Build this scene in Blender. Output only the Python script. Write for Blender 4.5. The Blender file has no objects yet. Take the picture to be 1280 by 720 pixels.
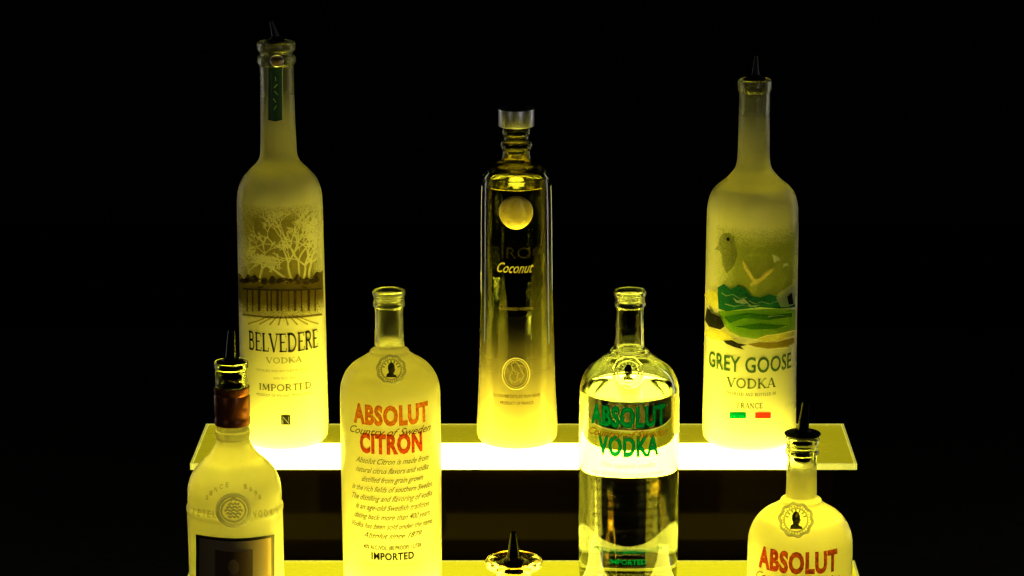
import bpy, bmesh, math, random
from math import sin, cos, pi, radians, sqrt
from mathutils import Vector
random.seed(7)
sc = bpy.context.scene
COL = sc.collection
# ------------------------------------------------------------------ camera
F = 3650.0; PX0 = 690.0; TH = radians(14.0)
FW = Vector((0, cos(TH), -sin(TH))); UP = Vector((0, sin(TH), cos(TH))); RT = Vector((1, 0, 0))
TOP = .255; MID = .1712; LOW = .085
_d = FW - (580 - 360) / F * UP
CAM = Vector((0.0329, 0, TOP)) - 2.40 * _d
CAM.x = 0.0329
cam = bpy.data.cameras.new('camera'); camo = bpy.data.objects.new('camera', cam); COL.objects.link(camo)
camo.location = CAM; camo.rotation_euler = (pi / 2 - TH, 0, 0)
cam.sensor_width = 36; cam.lens = 36 * F / 1280; cam.shift_x = (640 - PX0) / 1280
cam.clip_start = .05; cam.clip_end = 60
sc.camera = camo

def raydir(px, py): return FW + (px - PX0) / F * RT + (360 - py) / F * UP
def at_y(px, py, Y):
    d = raydir(px, py); return CAM + d * ((Y - CAM.y) / d.y)
def depth(p): return (p - CAM).dot(FW)

# ------------------------------------------------------------------ materials
def newmat(name):
    m = bpy.data.materials.new(name); m.use_nodes = True
    nt = m.node_tree; nt.nodes.clear()
    out = nt.nodes.new('ShaderNodeOutputMaterial')
    return m, nt, out
def N(nt, t, **kw):
    n = nt.nodes.new(t)
    for k, v in kw.items():
        if k.startswith('i_'):
            key = k[2:].replace('_', ' ')
            n.inputs[key].default_value = v
        else: setattr(n, k, v)
    return n
def mix(nt, fac, a, b):
    m = N(nt, 'ShaderNodeMixShader')
    if isinstance(fac, (int, float)): m.inputs[0].default_value = fac
    else: nt.links.new(fac, m.inputs[0])
    nt.links.new(a, m.inputs[1]); nt.links.new(b, m.inputs[2])
    return m.outputs[0]
def rgb(c): return (c[0], c[1], c[2], 1)
def mat_simple(name, c, rough=.5, metal=0, noise=0, coat=0, spec=.5, nscale=60, bump=0, stint=None):
    m, nt, out = newmat(name)
    b = N(nt, 'ShaderNodeBsdfPrincipled'); b.inputs['Base Color'].default_value = rgb(c)
    b.inputs['Roughness'].default_value = rough; b.inputs['Metallic'].default_value = metal
    b.inputs['Coat Weight'].default_value = coat; b.inputs['Specular IOR Level'].default_value = spec
    if stint: b.inputs['Specular Tint'].default_value = rgb(stint)
    tc = N(nt, 'ShaderNodeTexCoord'); nz = N(nt, 'ShaderNodeTexNoise'); nz.inputs['Scale'].default_value = nscale
    nz.inputs['Detail'].default_value = 6
    nt.links.new(tc.outputs['Object'], nz.inputs['Vector'])
    if noise:
        mr = N(nt, 'ShaderNodeMapRange'); mr.inputs['To Min'].default_value = max(0.02, rough - noise); mr.inputs['To Max'].default_value = min(1, rough + noise)
        nt.links.new(nz.outputs['Fac'], mr.inputs['Value']); nt.links.new(mr.outputs[0], b.inputs['Roughness'])
    if bump:
        bp = N(nt, 'ShaderNodeBump'); bp.inputs['Strength'].default_value = bump; bp.inputs['Distance'].default_value = .001
        nt.links.new(nz.outputs['Fac'], bp.inputs['Height']); nt.links.new(bp.outputs[0], b.inputs['Normal'])
    nt.links.new(b.outputs[0], out.inputs[0]); return m
def mat_emit(name, c, s, base=(.8, .8, .6)):
    m, nt, out = newmat(name)
    b = N(nt, 'ShaderNodeBsdfPrincipled'); b.inputs['Base Color'].default_value = rgb(base)
    b.inputs['Roughness'].default_value = .25
    b.inputs['Emission Color'].default_value = rgb(c); b.inputs['Emission Strength'].default_value = s
    nt.links.new(b.outputs[0], out.inputs[0]); return m
def mat_glass(name, c=(1, 1, 1), ior=1.5, rough=0.0):
    m, nt, out = newmat(name)
    g = N(nt, 'ShaderNodeBsdfGlass'); g.inputs['Color'].default_value = rgb(c); g.inputs['IOR'].default_value = ior; g.inputs['Roughness'].default_value = rough
    tc = N(nt, 'ShaderNodeTexCoord'); nz = N(nt, 'ShaderNodeTexNoise'); nz.inputs['Scale'].default_value = 22
    nt.links.new(tc.outputs['Object'], nz.inputs['Vector'])
    bp = N(nt, 'ShaderNodeBump'); bp.inputs['Strength'].default_value = .06; bp.inputs['Distance'].default_value = .002
    nt.links.new(nz.outputs['Fac'], bp.inputs['Height']); nt.links.new(bp.outputs[0], g.inputs['Normal'])
    nt.links.new(g.outputs[0], out.inputs[0]); return m
def zfac(nt, z0, z1, noise=.0):
    """0 below z0, 1 above z1 (object space)"""
    tc = N(nt, 'ShaderNodeTexCoord'); s = N(nt, 'ShaderNodeSeparateXYZ'); nt.links.new(tc.outputs['Object'], s.inputs[0])
    mr = N(nt, 'ShaderNodeMapRange', interpolation_type='SMOOTHSTEP')
    mr.inputs['From Min'].default_value = z0; mr.inputs['From Max'].default_value = z1
    nt.links.new(s.outputs['Z'], mr.inputs['Value']); return mr.outputs[0]
def frost_nodes(nt, tint, trans, wtrans, clear=0.0, line=None):
    tr = N(nt, 'ShaderNodeBsdfTranslucent'); tr.inputs[0].default_value = rgb(tint)
    df = N(nt, 'ShaderNodeBsdfDiffuse'); df.inputs[0].default_value = rgb(tint)
    gl = N(nt, 'ShaderNodeBsdfGlossy'); gl.inputs['Roughness'].default_value = .32
    tc = N(nt, 'ShaderNodeTexCoord'); nz = N(nt, 'ShaderNodeTexNoise'); nz.inputs['Scale'].default_value = 900; nz.inputs['Detail'].default_value = 3
    nt.links.new(tc.outputs['Object'], nz.inputs['Vector'])
    bp = N(nt, 'ShaderNodeBump'); bp.inputs['Strength'].default_value = .12; bp.inputs['Distance'].default_value = .0006
    nt.links.new(nz.outputs['Fac'], bp.inputs['Height']); nt.links.new(bp.outputs[0], gl.inputs['Normal'])
    if line:
        # brightness step at the liquid line, put into the wall's translucency
        mr = N(nt, 'ShaderNodeMapRange'); mr.inputs['To Min'].default_value = trans; mr.inputs['To Max'].default_value = wtrans
        nt.links.new(zfac(nt, line - .0006, line + .0006), mr.inputs['Value'])
        # translucency ramp added to lift the glow from foot to shoulder
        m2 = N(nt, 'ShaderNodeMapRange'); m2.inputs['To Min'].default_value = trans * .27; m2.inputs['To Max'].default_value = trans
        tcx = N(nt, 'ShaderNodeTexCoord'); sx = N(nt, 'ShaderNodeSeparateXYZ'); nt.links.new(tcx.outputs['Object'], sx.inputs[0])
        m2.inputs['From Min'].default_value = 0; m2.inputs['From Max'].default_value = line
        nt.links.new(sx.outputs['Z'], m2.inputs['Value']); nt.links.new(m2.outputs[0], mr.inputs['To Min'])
        nu = N(nt, 'ShaderNodeTexNoise'); nu.inputs['Scale'].default_value = 38; nu.inputs['Detail'].default_value = 7; nt.links.new(tcx.outputs['Object'], nu.inputs['Vector'])
        mv = N(nt, 'ShaderNodeMapRange'); mv.inputs['From Min'].default_value = .3; mv.inputs['From Max'].default_value = .7; mv.inputs['To Min'].default_value = .84; mv.inputs['To Max'].default_value = 1.12
        nt.links.new(nu.outputs['Fac'], mv.inputs['Value'])
        mm = N(nt, 'ShaderNodeMath', operation='MULTIPLY', use_clamp=True); nt.links.new(mr.outputs[0], mm.inputs[0]); nt.links.new(mv.outputs[0], mm.inputs[1])
        rg = N(nt, 'ShaderNodeMapRange'); rg.inputs['To Min'].default_value = .18; rg.inputs['To Max'].default_value = .42
        nt.links.new(nu.outputs['Fac'], rg.inputs['Value']); nt.links.new(rg.outputs[0], gl.inputs['Roughness'])
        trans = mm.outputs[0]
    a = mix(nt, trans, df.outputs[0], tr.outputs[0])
    if clear:
        tp = N(nt, 'ShaderNodeBsdfTransparent'); tp.inputs[0].default_value = rgb(tint)
        a = mix(nt, clear, a, tp.outputs[0])
    lw = N(nt, 'ShaderNodeFresnel'); lw.inputs['IOR'].default_value = 1.33
    return mix(nt, lw.outputs[0], a, gl.outputs[0])
GUIDE = .86
def mat_frost(name, tint=(.99, .97, .8), trans=.42, zc=None, inner=False, gcol=(.93, .95, .86), clear=.0, grough=.03, line=None, wtrans=.5, semi=1.0):
    """frosted glass; above zc (z0,z1) the wall turns to plain glass (semi = how far)"""
    m, nt, out = newmat(name)
    if inner:
        t = N(nt, 'ShaderNodeBsdfTransparent')
        g = N(nt, 'ShaderNodeBsdfGlossy'); g.inputs['Roughness'].default_value = .12; g.inputs['Color'].default_value = (.99, .985, .93, 1)
        gv = N(nt, 'ShaderNodeMapRange'); gv.inputs['From Min'].default_value = 0; gv.inputs['From Max'].default_value = line
        gv.inputs['To Min'].default_value = .95; gv.inputs['To Max'].default_value = .42  # mirror share falls with height, shaped to even out the glow
        tcx = N(nt, 'ShaderNodeTexCoord'); sx = N(nt, 'ShaderNodeSeparateXYZ'); nt.links.new(tcx.outputs['Object'], sx.inputs[0]); nt.links.new(sx.outputs['Z'], gv.inputs['Value'])
        a = mix(nt, gv.outputs[0], t.outputs[0], g.outputs[0])
    else:
        a = frost_nodes(nt, tint, trans, wtrans, clear, line)
    if zc:
        g = N(nt, 'ShaderNodeBsdfGlass'); g.inputs['Color'].default_value = rgb(gcol); g.inputs['IOR'].default_value = 1.5; g.inputs['Roughness'].default_value = grough
        mu = N(nt, 'ShaderNodeMath', operation='MULTIPLY'); mu.inputs[1].default_value = semi
        nt.links.new(zfac(nt, *zc), mu.inputs[0])
        a = mix(nt, mu.outputs[0], a, g.outputs[0])
    nt.links.new(a, out.inputs[0]); return m
def mat_foot():
    """polished underside: lets the light of the shelf into the bottle"""
    m, nt, out = newmat('polished_foot')
    t = N(nt, 'ShaderNodeBsdfTransparent'); t.inputs[0].default_value = (.98, .98, .93, 1)
    g = N(nt, 'ShaderNodeBsdfGlossy'); g.inputs['Roughness'].default_value = .1
    nt.links.new(mix(nt, .06, t.outputs[0], g.outputs[0]), out.inputs[0]); return m
M_foot = mat_foot()
def mat_ink(name, c, dens=.25, dcol=None):
    """printed ink: filters the light that comes through the glass, and a little of it is matt pigment"""
    m, nt, out = newmat(name)
    t = N(nt, 'ShaderNodeBsdfTransparent'); t.inputs[0].default_value = rgb(c)
    d = N(nt, 'ShaderNodeBsdfDiffuse'); d.inputs[0].default_value = rgb(dcol or c)
    tc = N(nt, 'ShaderNodeTexCoord'); nz = N(nt, 'ShaderNodeTexNoise'); nz.inputs['Scale'].default_value = 400
    nt.links.new(tc.outputs['Object'], nz.inputs['Vector'])
    mr = N(nt, 'ShaderNodeMapRange'); mr.inputs['To Min'].default_value = max(0, dens - .12); mr.inputs['To Max'].default_value = min(1, dens + .12)
    nt.links.new(nz.outputs['Fac'], mr.inputs['Value'])
    nt.links.new(mix(nt, mr.outputs[0], t.outputs[0], d.outputs[0]), out.inputs[0]); return m
def mat_relief(name, c=(.95, .94, .8)):
    m, nt, out = newmat(name)
    t = N(nt, 'ShaderNodeBsdfTranslucent'); t.inputs[0].default_value = rgb(c)
    d = N(nt, 'ShaderNodeBsdfDiffuse'); d.inputs[0].default_value = rgb(c)
    g = N(nt, 'ShaderNodeBsdfGlossy'); g.inputs['Roughness'].default_value = .2
    a = mix(nt, .5, d.outputs[0], t.outputs[0])
    tp = N(nt, 'ShaderNodeBsdfTransparent'); a = mix(nt, .5, a, tp.outputs[0])
    nt.links.new(mix(nt, .12, a, g.outputs[0]), out.inputs[0]); return m

# ------------------------------------------------------------------ objects
def thing(name, label, cat, loc=(0, 0, 0), group=None):
    o = bpy.data.objects.new(name, None); COL.objects.link(o); o.location = loc
    o.empty_display_size = .02
    o['label'] = label; o['category'] = cat
    if group: o['group'] = group
    return o
def link(name, bm, mats, parent=None, label=None, smooth=True, sharp=38):
    """bm holds WORLD coordinates; the object keeps its origin at its thing's base"""
    me = bpy.data.meshes.new(name)
    bm.normal_update()
    if sharp:
        for e in bm.edges:
            if len(e.link_faces) == 2:
                try:
                    if e.calc_face_angle() > radians(sharp): e.smooth = False
                except ValueError: pass
    for f in bm.faces: f.smooth = smooth
    root = parent
    while root is not None and root.parent is not None: root = root.parent
    if root is not None: bmesh.ops.translate(bm, verts=bm.verts, vec=-root.location)
    bm.to_mesh(me); bm.free()
    if not isinstance(mats, (list, tuple)): mats = [mats]
    for m in mats: me.materials.append(m)
    o = bpy.data.objects.new(name, me); COL.objects.link(o)
    if parent: o.parent = parent
    if label: o['label'] = label
    return o
def box(bm, x0, x1, y0, y1, z0, z1, bev=0, mi=0):
    vs = [bm.verts.new((x, y, z)) for x in (x0, x1) for y in (y0, y1) for z in (z0, z1)]
    fs = [(0, 1, 3, 2), (4, 6, 7, 5), (0, 4, 5, 1), (2, 3, 7, 6), (0, 2, 6, 4), (1, 5, 7, 3)]
    ff = [bm.faces.new([vs[i] for i in f]) for f in fs]
    for f in ff: f.material_index = mi
    if bev:
        es = list({e for f in ff for e in f.edges})
        bmesh.ops.bevel(bm, geom=es, offset=bev, segments=2, affect='EDGES', profile=.6)
def lathe(bm, prof, cx, cy, segs=96, mi=None, closed=False, ripple=None):
    """prof: list of (r, z, material index)"""
    rings = []
    for r, z, *_ in prof:
        if r < 1e-6: rings.append([bm.verts.new((cx, cy, z))])
        else:
            ring = []
            for k in range(segs):
                a = 2 * pi * k / segs; rr = r + (ripple(a, z) if ripple else 0)
                ring.append(bm.verts.new((cx + rr * cos(a), cy + rr * sin(a), z)))
            rings.append(ring)
    n = len(rings); pairs = [(i, i + 1) for i in range(n - 1)] + ([(n - 1, 0)] if closed else [])
    for i, j in pairs:
        A, B = rings[i], rings[j]; m = prof[i][2] if len(prof[i]) > 2 else 0
        for k in range(segs):
            k2 = (k + 1) % segs
            if len(A) == 1 and len(B) == 1: continue
            if len(A) == 1: f = bm.faces.new((A[0], B[k2], B[k]))
            elif len(B) == 1: f = bm.faces.new((A[k], A[k2], B[0]))
            else: f = bm.faces.new((A[k], A[k2], B[k2], B[k]))
            f.material_index = m
def smoothprof(pts, n=5):
    """Catmull-Rom; a doubled point is a corner"""
    out = []
    for i in range(len(pts) - 1):
        p1, p2 = pts[i], pts[i + 1]
        if p1 == p2: continue
        p0 = pts[i - 1] if i > 0 else p1
        p3 = pts[i + 2] if i + 2 < len(pts) else p2
        for k in range(n):
            t = k / n
            q = []
            for c in (0, 1):
                a, b, c_, d = p0[c], p1[c], p2[c], p3[c]
                q.append(.5 * ((2 * b) + (-a + c_) * t + (2 * a - 5 * b + 4 * c_ - d) * t * t + (-a + 3 * b - 3 * c_ + d) * t ** 3))
            out.append(tuple(q))
    out.append(pts[-1]); return out

class Bottle:
    def __init__(s, name, label, px, Y, zbase, prof, group='vodka bottles on the lit steps', wall=3.6, n=5, square=False):
        p = at_y(px, 360, Y)
        # base screen position -> X
        py = None
        lo, hi = 0, 1400
        for _ in range(50):
            m_ = (lo + hi) / 2
            if at_y(px, m_, Y).z > zbase: lo = m_
            else: hi = m_
        base = at_y(px, lo, Y)
        s.x, s.y, s.zb = base.x, Y, zbase; s.base_py = lo
        s.pts = []
        for hw, py in prof:
            z = at_y(px, py, Y).z; d = depth(Vector((s.x, Y, z)))
            s.pts.append((hw * d / F, z))
        r_, _z = s.pts[-2]
        s.pts[-2:] = [(r_, zbase + .0065), (r_ - .0009, zbase + .0035), (s.pts[-1][0], zbase + .0014)]
        if square: s.pts[-3:] = [(r_, zbase + .0022), (r_, zbase + .0022), (r_ - .0005, zbase + .0012)]
        s.prof = smoothprof(s.pts, n)
        s.k = depth(Vector((s.x, Y, zbase + .12))) / F       # metres per pixel
        s.wall = wall * s.k; s.thr = .0012 if square else .004; s.rk = .99 if square else .9
        z0, z1 = s.prof[-1][1], s.prof[0][1]; M = 900
        tb = [s.r(z0 + (z1 - z0) * i / M) for i in range(M + 1)]
        s.tab = tb; s.t0 = z0; s.dt = (z1 - z0) / M
        s.root = thing(name, label, 'bottle', (s.x, s.y, zbase), group)
    def z(s, py): return at_y(0, py, s.y).z
    def r(s, z):
        T = getattr(s, 'tab', None)
        if T:
            u = (z - s.t0) / s.dt; i = int(u)
            if i < 0: return T[0]
            if i >= len(T) - 1: return T[-1]
            return T[i] + (u - i) * (T[i + 1] - T[i])
        P = s.prof
        for i in range(len(P) - 1):
            z0, z1 = P[i][1], P[i + 1][1]
            if (z0 - z) * (z1 - z) <= 0 and abs(z0 - z1) > 1e-9:
                t = (z - z0) / (z1 - z0); return P[i][0] + t * (P[i + 1][0] - P[i][0])
        return P[0][0] if z > P[0][1] else P[-1][0]
    def inner(s, z, extra=0): return max(.002, s.r(z) - s.wall + extra)
    def body(s, mo, mi, foot=None, floor_px=6, name='glass_body', segs=112, label=None, parent=None, punt=1.0):
        """outer wall, lip, inner wall and floor of ONE glass vessel; base given by the last profile points"""
        bm = bmesh.new()
        outer = [(r, z, 0) for r, z in s.prof]
        fi = 2 if foot else 0; fj = 2 if foot else 1
        outer[-1] = (outer[-1][0], outer[-1][1], fi)
        zb = s.zb
        r0 = s.prof[-1][0]
        outer.append((r0 * .86, zb + .0012, fi)); outer.append((r0 * .5, zb + .0012 + .0018 * punt, fi)); outer.append((0, zb + .0012 + .0028 * punt, fi))
        zf = zb + floor_px * s.k + .003
        ztop = s.prof[0][1]
        inn = []
        zs = [p[1] for p in s.prof if zf + s.thr < p[1] < ztop - .001]
        last = None
        if s.rk > .95: zs.append(zf + .0016)
        for z_ in sorted(set(zs)):
            inn.append((s.inner(z_), z_))
        ri = inn[0][0]
        pr = [(0, zf + .002, fj), (ri * .6, zf + .001, fj), (ri * s.rk, zf + .0008, fj)] + [(r, z, 1) for r, z in inn] + [(inn[-1][0], ztop - .0006, 1), (inn[-1][0] + s.wall * .3, ztop + .0002, 0)]
        lathe(bm, pr + outer, s.x, s.y, segs)
        bmesh.ops.remove_doubles(bm, verts=bm.verts, dist=1e-6)
        bmesh.ops.recalc_face_normals(bm, faces=bm.faces)
        return link(name, bm, [mo, mi] + ([foot] if foot else []), parent or s.root, label)
    def liquid(s, py_level, mat, floor_px=6, label=None, disc_only=False):
        z1 = s.z(py_level) ; zf = s.zb + floor_px * s.k + .003
        ex = .00025
        bm = bmesh.new()
        if disc_only:
            pr = [(0, z1), (s.inner(z1) * .8, z1), (s.inner(z1) * .97, z1 + .0006), (s.inner(z1) - .0002, z1 + .0015)]
            lathe(bm, pr, s.x, s.y, 80)
            return link('liquid', bm, mat, s.root, label)
        zs = sorted({p[1] for p in s.prof if zf + s.thr < p[1] < z1 - .001} | ({zf + .0016} if s.rk > .95 else set()))
        body = [(s.inner(z_, ex), z_) for z_ in zs]
        ri = body[0][0]
        pr = [(0, zf + .002 - ex), (ri * .6, zf + .001 - ex), (ri * s.rk, zf + .0008 - ex)] + body + [(s.inner(z1, ex), z1 + .0018), (s.inner(z1) * .985, z1 + .0010), (s.inner(z1) * .94, z1 + .0003), (s.inner(z1) * .8, z1), (0, z1)]
        lathe(bm, pr, s.x, s.y, 96)
        bmesh.ops.recalc_face_normals(bm, faces=bm.faces)
        return link('liquid', bm, mat, s.root, label)
    # point on the outer surface
    def on(s, sarc, z, off=.0003, R=None):
        r = s.r(z); R = R or r
        a = sarc / R
        return Vector((s.x + (r + off) * sin(a), s.y - (r + off) * cos(a), z))
    def trace(s, px, py, off=.0003):
        """the point of the bottle's own surface seen at this spot of the picture"""
        d = raydir(px, py)
        t0 = (s.y - .06 - CAM.y) / d.y; t1 = (s.y - CAM.y) / d.y
        def g(t):
            p = CAM + d * t; return math.hypot(p.x - s.x, p.y - s.y) - s.r(p.z) - off
        n = 60; pt = t0
        for i in range(1, n + 1):
            t = t0 + (t1 - t0) * i / n
            if g(t) < 0:
                a, b = pt, t
                for _ in range(22):
                    m_ = (a + b) / 2
                    if g(m_) < 0: b = m_
                    else: a = m_
                return CAM + d * a
            pt = t
        p = CAM + d * t1
        v = Vector((p.x - s.x, 0, 0)); v.normalize()
        return Vector((s.x, s.y, p.z)) + v * (s.r(p.z) + off)
    # ---- decals given in picture units relative to the photograph
    def ribbon(s, bm, pts, w, off=.0003, taper=False, tracef=None):
        """pts in photo pixels; w = width in pixels"""
        P = pts; L = []; R_ = []
        n = len(P)
        for i in range(n):
            a = P[max(0, i - 1)]; b = P[min(n - 1, i + 1)]
            dx, dy = b[0] - a[0], b[1] - a[1]; l = math.hypot(dx, dy) or 1
            ww = (w if not isinstance(w, (list, tuple)) else w[0] + (w[1] - w[0]) * i / max(1, n - 1)) / 2
            nx, ny = -dy / l * ww, dx / l * ww
            L.append(bm.verts.new((tracef or s.trace)(P[i][0] + nx, P[i][1] + ny, off)))
            R_.append(bm.verts.new((tracef or s.trace)(P[i][0] - nx, P[i][1] - ny, off)))
        for i in range(n - 1):
            bm.faces.new((L[i], L[i + 1], R_[i + 1], R_[i]))
    def poly(s, bm, pts, off=.0003, step=5):
        """filled outline in photo pixels, cut fine enough to follow the glass"""
        t = bmesh.new()
        dense = []
        for i in range(len(pts)):
            a, b = pts[i], pts[(i + 1) % len(pts)]
            k = max(1, int(math.hypot(b[0] - a[0], b[1] - a[1]) / step))
            for j in range(k): dense.append((a[0] + (b[0] - a[0]) * j / k, a[1] + (b[1] - a[1]) * j / k))
        f = t.faces.new([t.verts.new((x, y, 0)) for x, y in dense])
        bmesh.ops.triangulate(t, faces=[f])
        refine(t, step)
        merge(bm, t, lambda v: s.trace(v.x, v.y, off)); t.free()
    def text(s, bm, body, px, py, h, w=None, bold=0, shear=0, off=.0003, conv=None, spacing=1.0, serif=False):
        """one line centred at photo column px with its baseline at row py; h cap height, w total width in pixels (along the glass)"""
        c = s.trace(px, py, 0)
        a0 = math.asin(max(-1, min(1, (c.x - s.x) / s.r(c.z)))) * s.r(c.z)
        t = serif_mesh(body) if serif else text_mesh(body, bold, shear, spacing)
        xs = [v.co.x for v in t.verts]; ys = [v.co.y for v in t.verts]
        x0, x1 = min(xs), max(xs); cap = 1.0 if serif else CAP
        ky = h * s.k / cos(TH) / cap
        kx = (w * s.k / (x1 - x0)) if w else ky
        R = s.r(c.z)
        for v in t.verts: v.co = Vector(((v.co.x - (x0 + x1) / 2) * kx, v.co.y * ky, v.co.z))
        refine(t, .0035)
        merge(bm, t, lambda v: s.on(a0 + v.x, c.z + v.y, off + v.z * 1e-5, R)); t.free()
    def wash(s, bm, x0, x1, y0, y1, cell, keep, off=.0003):
        """fine halftone print on the glass: tiny cells wherever keep(px, py) says so; x0..y1 in pixels about the front line"""
        xc = PX0 + (s.x - CAM.x) / s.k; nx = int((x1 - x0) / cell); ny = int((y1 - y0) / cell)
        z0 = s.trace(xc, y0, 0).z; z1 = s.trace(xc, y1, 0).z
        vs = {}
        def V(i, j):
            if (i, j) not in vs:
                z = z0 + (z1 - z0) * j / ny; R = s.r(z)
                u = max(-.97, min(.97, (x0 + (x1 - x0) * i / nx - xc) * s.k / R))
                vs[(i, j)] = bm.verts.new(s.on(math.asin(u) * R, z, off))
            return vs[(i, j)]
        for j in range(ny):
            for i in range(nx):
                if keep(x0 + (x1 - x0) * (i + .5) / nx, y0 + (y1 - y0) * (j + .5) / ny):
                    bm.faces.new((V(i, j), V(i, j + 1), V(i + 1, j + 1), V(i + 1, j)))
    def tube(s, bm, pts, rad, off=0, closed=False, seg=8):
        P = [s.trace(x, y, off) for x, y in pts]
        sweep(bm, P, rad, closed, seg)

def sweep(bm, P, rad, closed=False, seg=8):
    n = len(P); rings = []
    for i in range(n):
        a = P[(i - 1) % n] if closed else P[max(0, i - 1)]
        b = P[(i + 1) % n] if closed else P[min(n - 1, i + 1)]
        t = (b - a).normalized(); u = t.orthogonal() if abs(t.y) > .95 else t.cross(Vector((0, 1, 0)))
        u.normalize(); v = t.cross(u)
        rr = rad if not isinstance(rad, (list, tuple)) else rad[0] + (rad[1] - rad[0]) * i / (n - 1)
        rings.append([bm.verts.new(P[i] + (u * cos(2 * pi * k / seg) + v * sin(2 * pi * k / seg)) * rr) for k in range(seg)])
    for i in range(n if closed else n - 1):
        A, B = rings[i], rings[(i + 1) % n]
        for k in range(seg): bm.faces.new((A[k], A[(k + 1) % seg], B[(k + 1) % seg], B[k]))
    if not closed:
        bm.faces.new(rings[0]); bm.faces.new(rings[-1][::-1])
def refine(t, mx):
    for _ in range(6):
        bmesh.ops.triangulate(t, faces=t.faces[:])
        es = [e for e in t.edges if e.calc_length() > mx]
        if not es: break
        bmesh.ops.subdivide_edges(t, edges=es, cuts=1)
    bmesh.ops.triangulate(t, faces=t.faces[:])
def merge(bm, t, f):
    mp = {v: bm.verts.new(f(v.co)) for v in t.verts}
    for fc in t.faces:
        try: bm.faces.new([mp[v] for v in fc.verts])
        except ValueError: pass
_cache = {}
def text_mesh(body, bold=0, shear=0, spacing=1.0):
    cu = bpy.data.curves.new('lettering', 'FONT'); cu.body = body; cu.size = 1; cu.offset = bold; cu.shear = shear
    cu.space_character = spacing; cu.resolution_u = 3
    o = bpy.data.objects.new('lettering', cu); COL.objects.link(o)
    bpy.context.view_layer.update()
    me = bpy.data.meshes.new_from_object(o.evaluated_get(bpy.context.evaluated_depsgraph_get()))
    t = bmesh.new(); t.from_mesh(me)
    bpy.data.objects.remove(o); bpy.data.curves.remove(cu); bpy.data.meshes.remove(me)
    return t
_t = text_mesh('H'); CAP = max(v.co.y for v in _t.verts); _t.free()
# a small serif alphabet: stems, hairlines, bowls and feet as strokes
def arc(cx, cy, rx, ry, a0, a1, n=14): return [(cx + rx * cos(radians(a0 + (a1 - a0) * i / n)), cy + ry * sin(radians(a0 + (a1 - a0) * i / n))) for i in range(n + 1)]
T_, H_ = .17, .075
def serif(x, y, w=.2): return ([(x - w / 2 - .04, y + (H_ / 2 if y < .5 else -H_ / 2)), (x + w / 2 + .04, y + (H_ / 2 if y < .5 else -H_ / 2))], H_)
def stem(x, f=True): return [([(x, 0), (x, 1)], T_)] + ([serif(x, 0), serif(x, 1)] if f else [])
GL = {
 'I': (.4, stem(.2)),
 'E': (.75, stem(.2) + [([(.2, .96), (.66, .96), (.66, .8)], H_), ([(.2, .52), (.55, .52)], H_), ([(.2, .04), (.7, .04), (.7, .22)], H_)]),
 'F': (.7, stem(.2) + [([(.2, .96), (.66, .96), (.66, .8)], H_), ([(.2, .52), (.55, .52)], H_)]),
 'L': (.7, stem(.2) + [([(.2, .04), (.66, .04), (.66, .24)], H_)]),
 'B': (.8, stem(.2) + [([(.2, .96)] + arc(.42, .75, .2, .21, 90, -90) + [(.2, .54)], .11), ([(.2, .53)] + arc(.44, .28, .25, .25, 90, -90) + [(.2, .04)], .12)]),
 'P': (.75, stem(.2) + [([(.2, .96)] + arc(.42, .71, .22, .25, 90, -90) + [(.2, .46)], .12)]),
 'R': (.85, stem(.2) + [([(.2, .96)] + arc(.42, .74, .22, .22, 90, -90) + [(.2, .52)], .12), ([(.4, .52), (.76, .02)], .15)]),
 'D': (.95, stem(.2) + [([(.2, .96)] + arc(.4, .5, .42, .46, 90, -90) + [(.2, .04)], .13)]),
 'V': (.9, [([(.12, 1), (.47, 0)], T_), ([(.8, 1), (.47, 0)], H_), serif(.12, 1), serif(.8, 1)]),
 'A': (.9, [([(.12, 0), (.45, 1)], H_), ([(.45, 1), (.78, 0)], T_), ([(.25, .34), (.66, .34)], H_), serif(.12, 0), serif(.78, 0)]),
 'O': (.98, [(arc(.49, .5, .37, .46, 0, 360, 28), .14)]),
 'C': (.88, [(arc(.49, .5, .37, .46, 45, 315, 24), .13), ([(.76, .98), (.76, .72)], H_)]),
 'G': (.95, [(arc(.49, .5, .37, .46, 45, 330, 24), .14), ([(.8, .05), (.8, .46)], .15), ([(.62, .46), (.9, .46)], H_), ([(.76, .98), (.76, .74)], H_)]),
 'S': (.66, [(arc(.33, .74, .19, .22, 35, 250, 14) + arc(.33, .28, .22, .24, 70, -145, 14), .13)]),
 'T': (.82, stem(.41, False) + [([(.08, .78), (.08, .96), (.74, .96), (.74, .78)], H_), serif(.41, 0)]),
 'N': (.95, [([(.18, 0), (.18, 1)], H_), ([(.18, 1), (.76, 0)], T_), ([(.76, 0), (.76, 1)], H_), serif(.18, 0), serif(.76, 1)]),
 'M': (1.08, [([(.16, 0), (.2, 1)], H_), ([(.2, 1), (.53, .08)], T_), ([(.53, .08), (.86, 1)], H_), ([(.86, 1), (.9, 0)], T_), serif(.16, 0), serif(.9, 0)]),
 'Y': (.9, [([(.12, 1), (.45, .46)], T_), ([(.78, 1), (.45, .46)], H_), ([(.45, .5), (.45, 0)], T_), serif(.45, 0), serif(.12, 1), serif(.78, 1)]),
 'K': (.9, stem(.2) + [([(.22, .42), (.74, 1)], H_), ([(.36, .56), (.76, 0)], T_), serif(.74, 1), serif(.78, 0)]),
 '.': (.3, [([(.1, .06), (.2, .06)], .12)]), '-': (.5, [([(.1, .45), (.4, .45)], .08)]), ' ': (.5, []),
}
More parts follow.
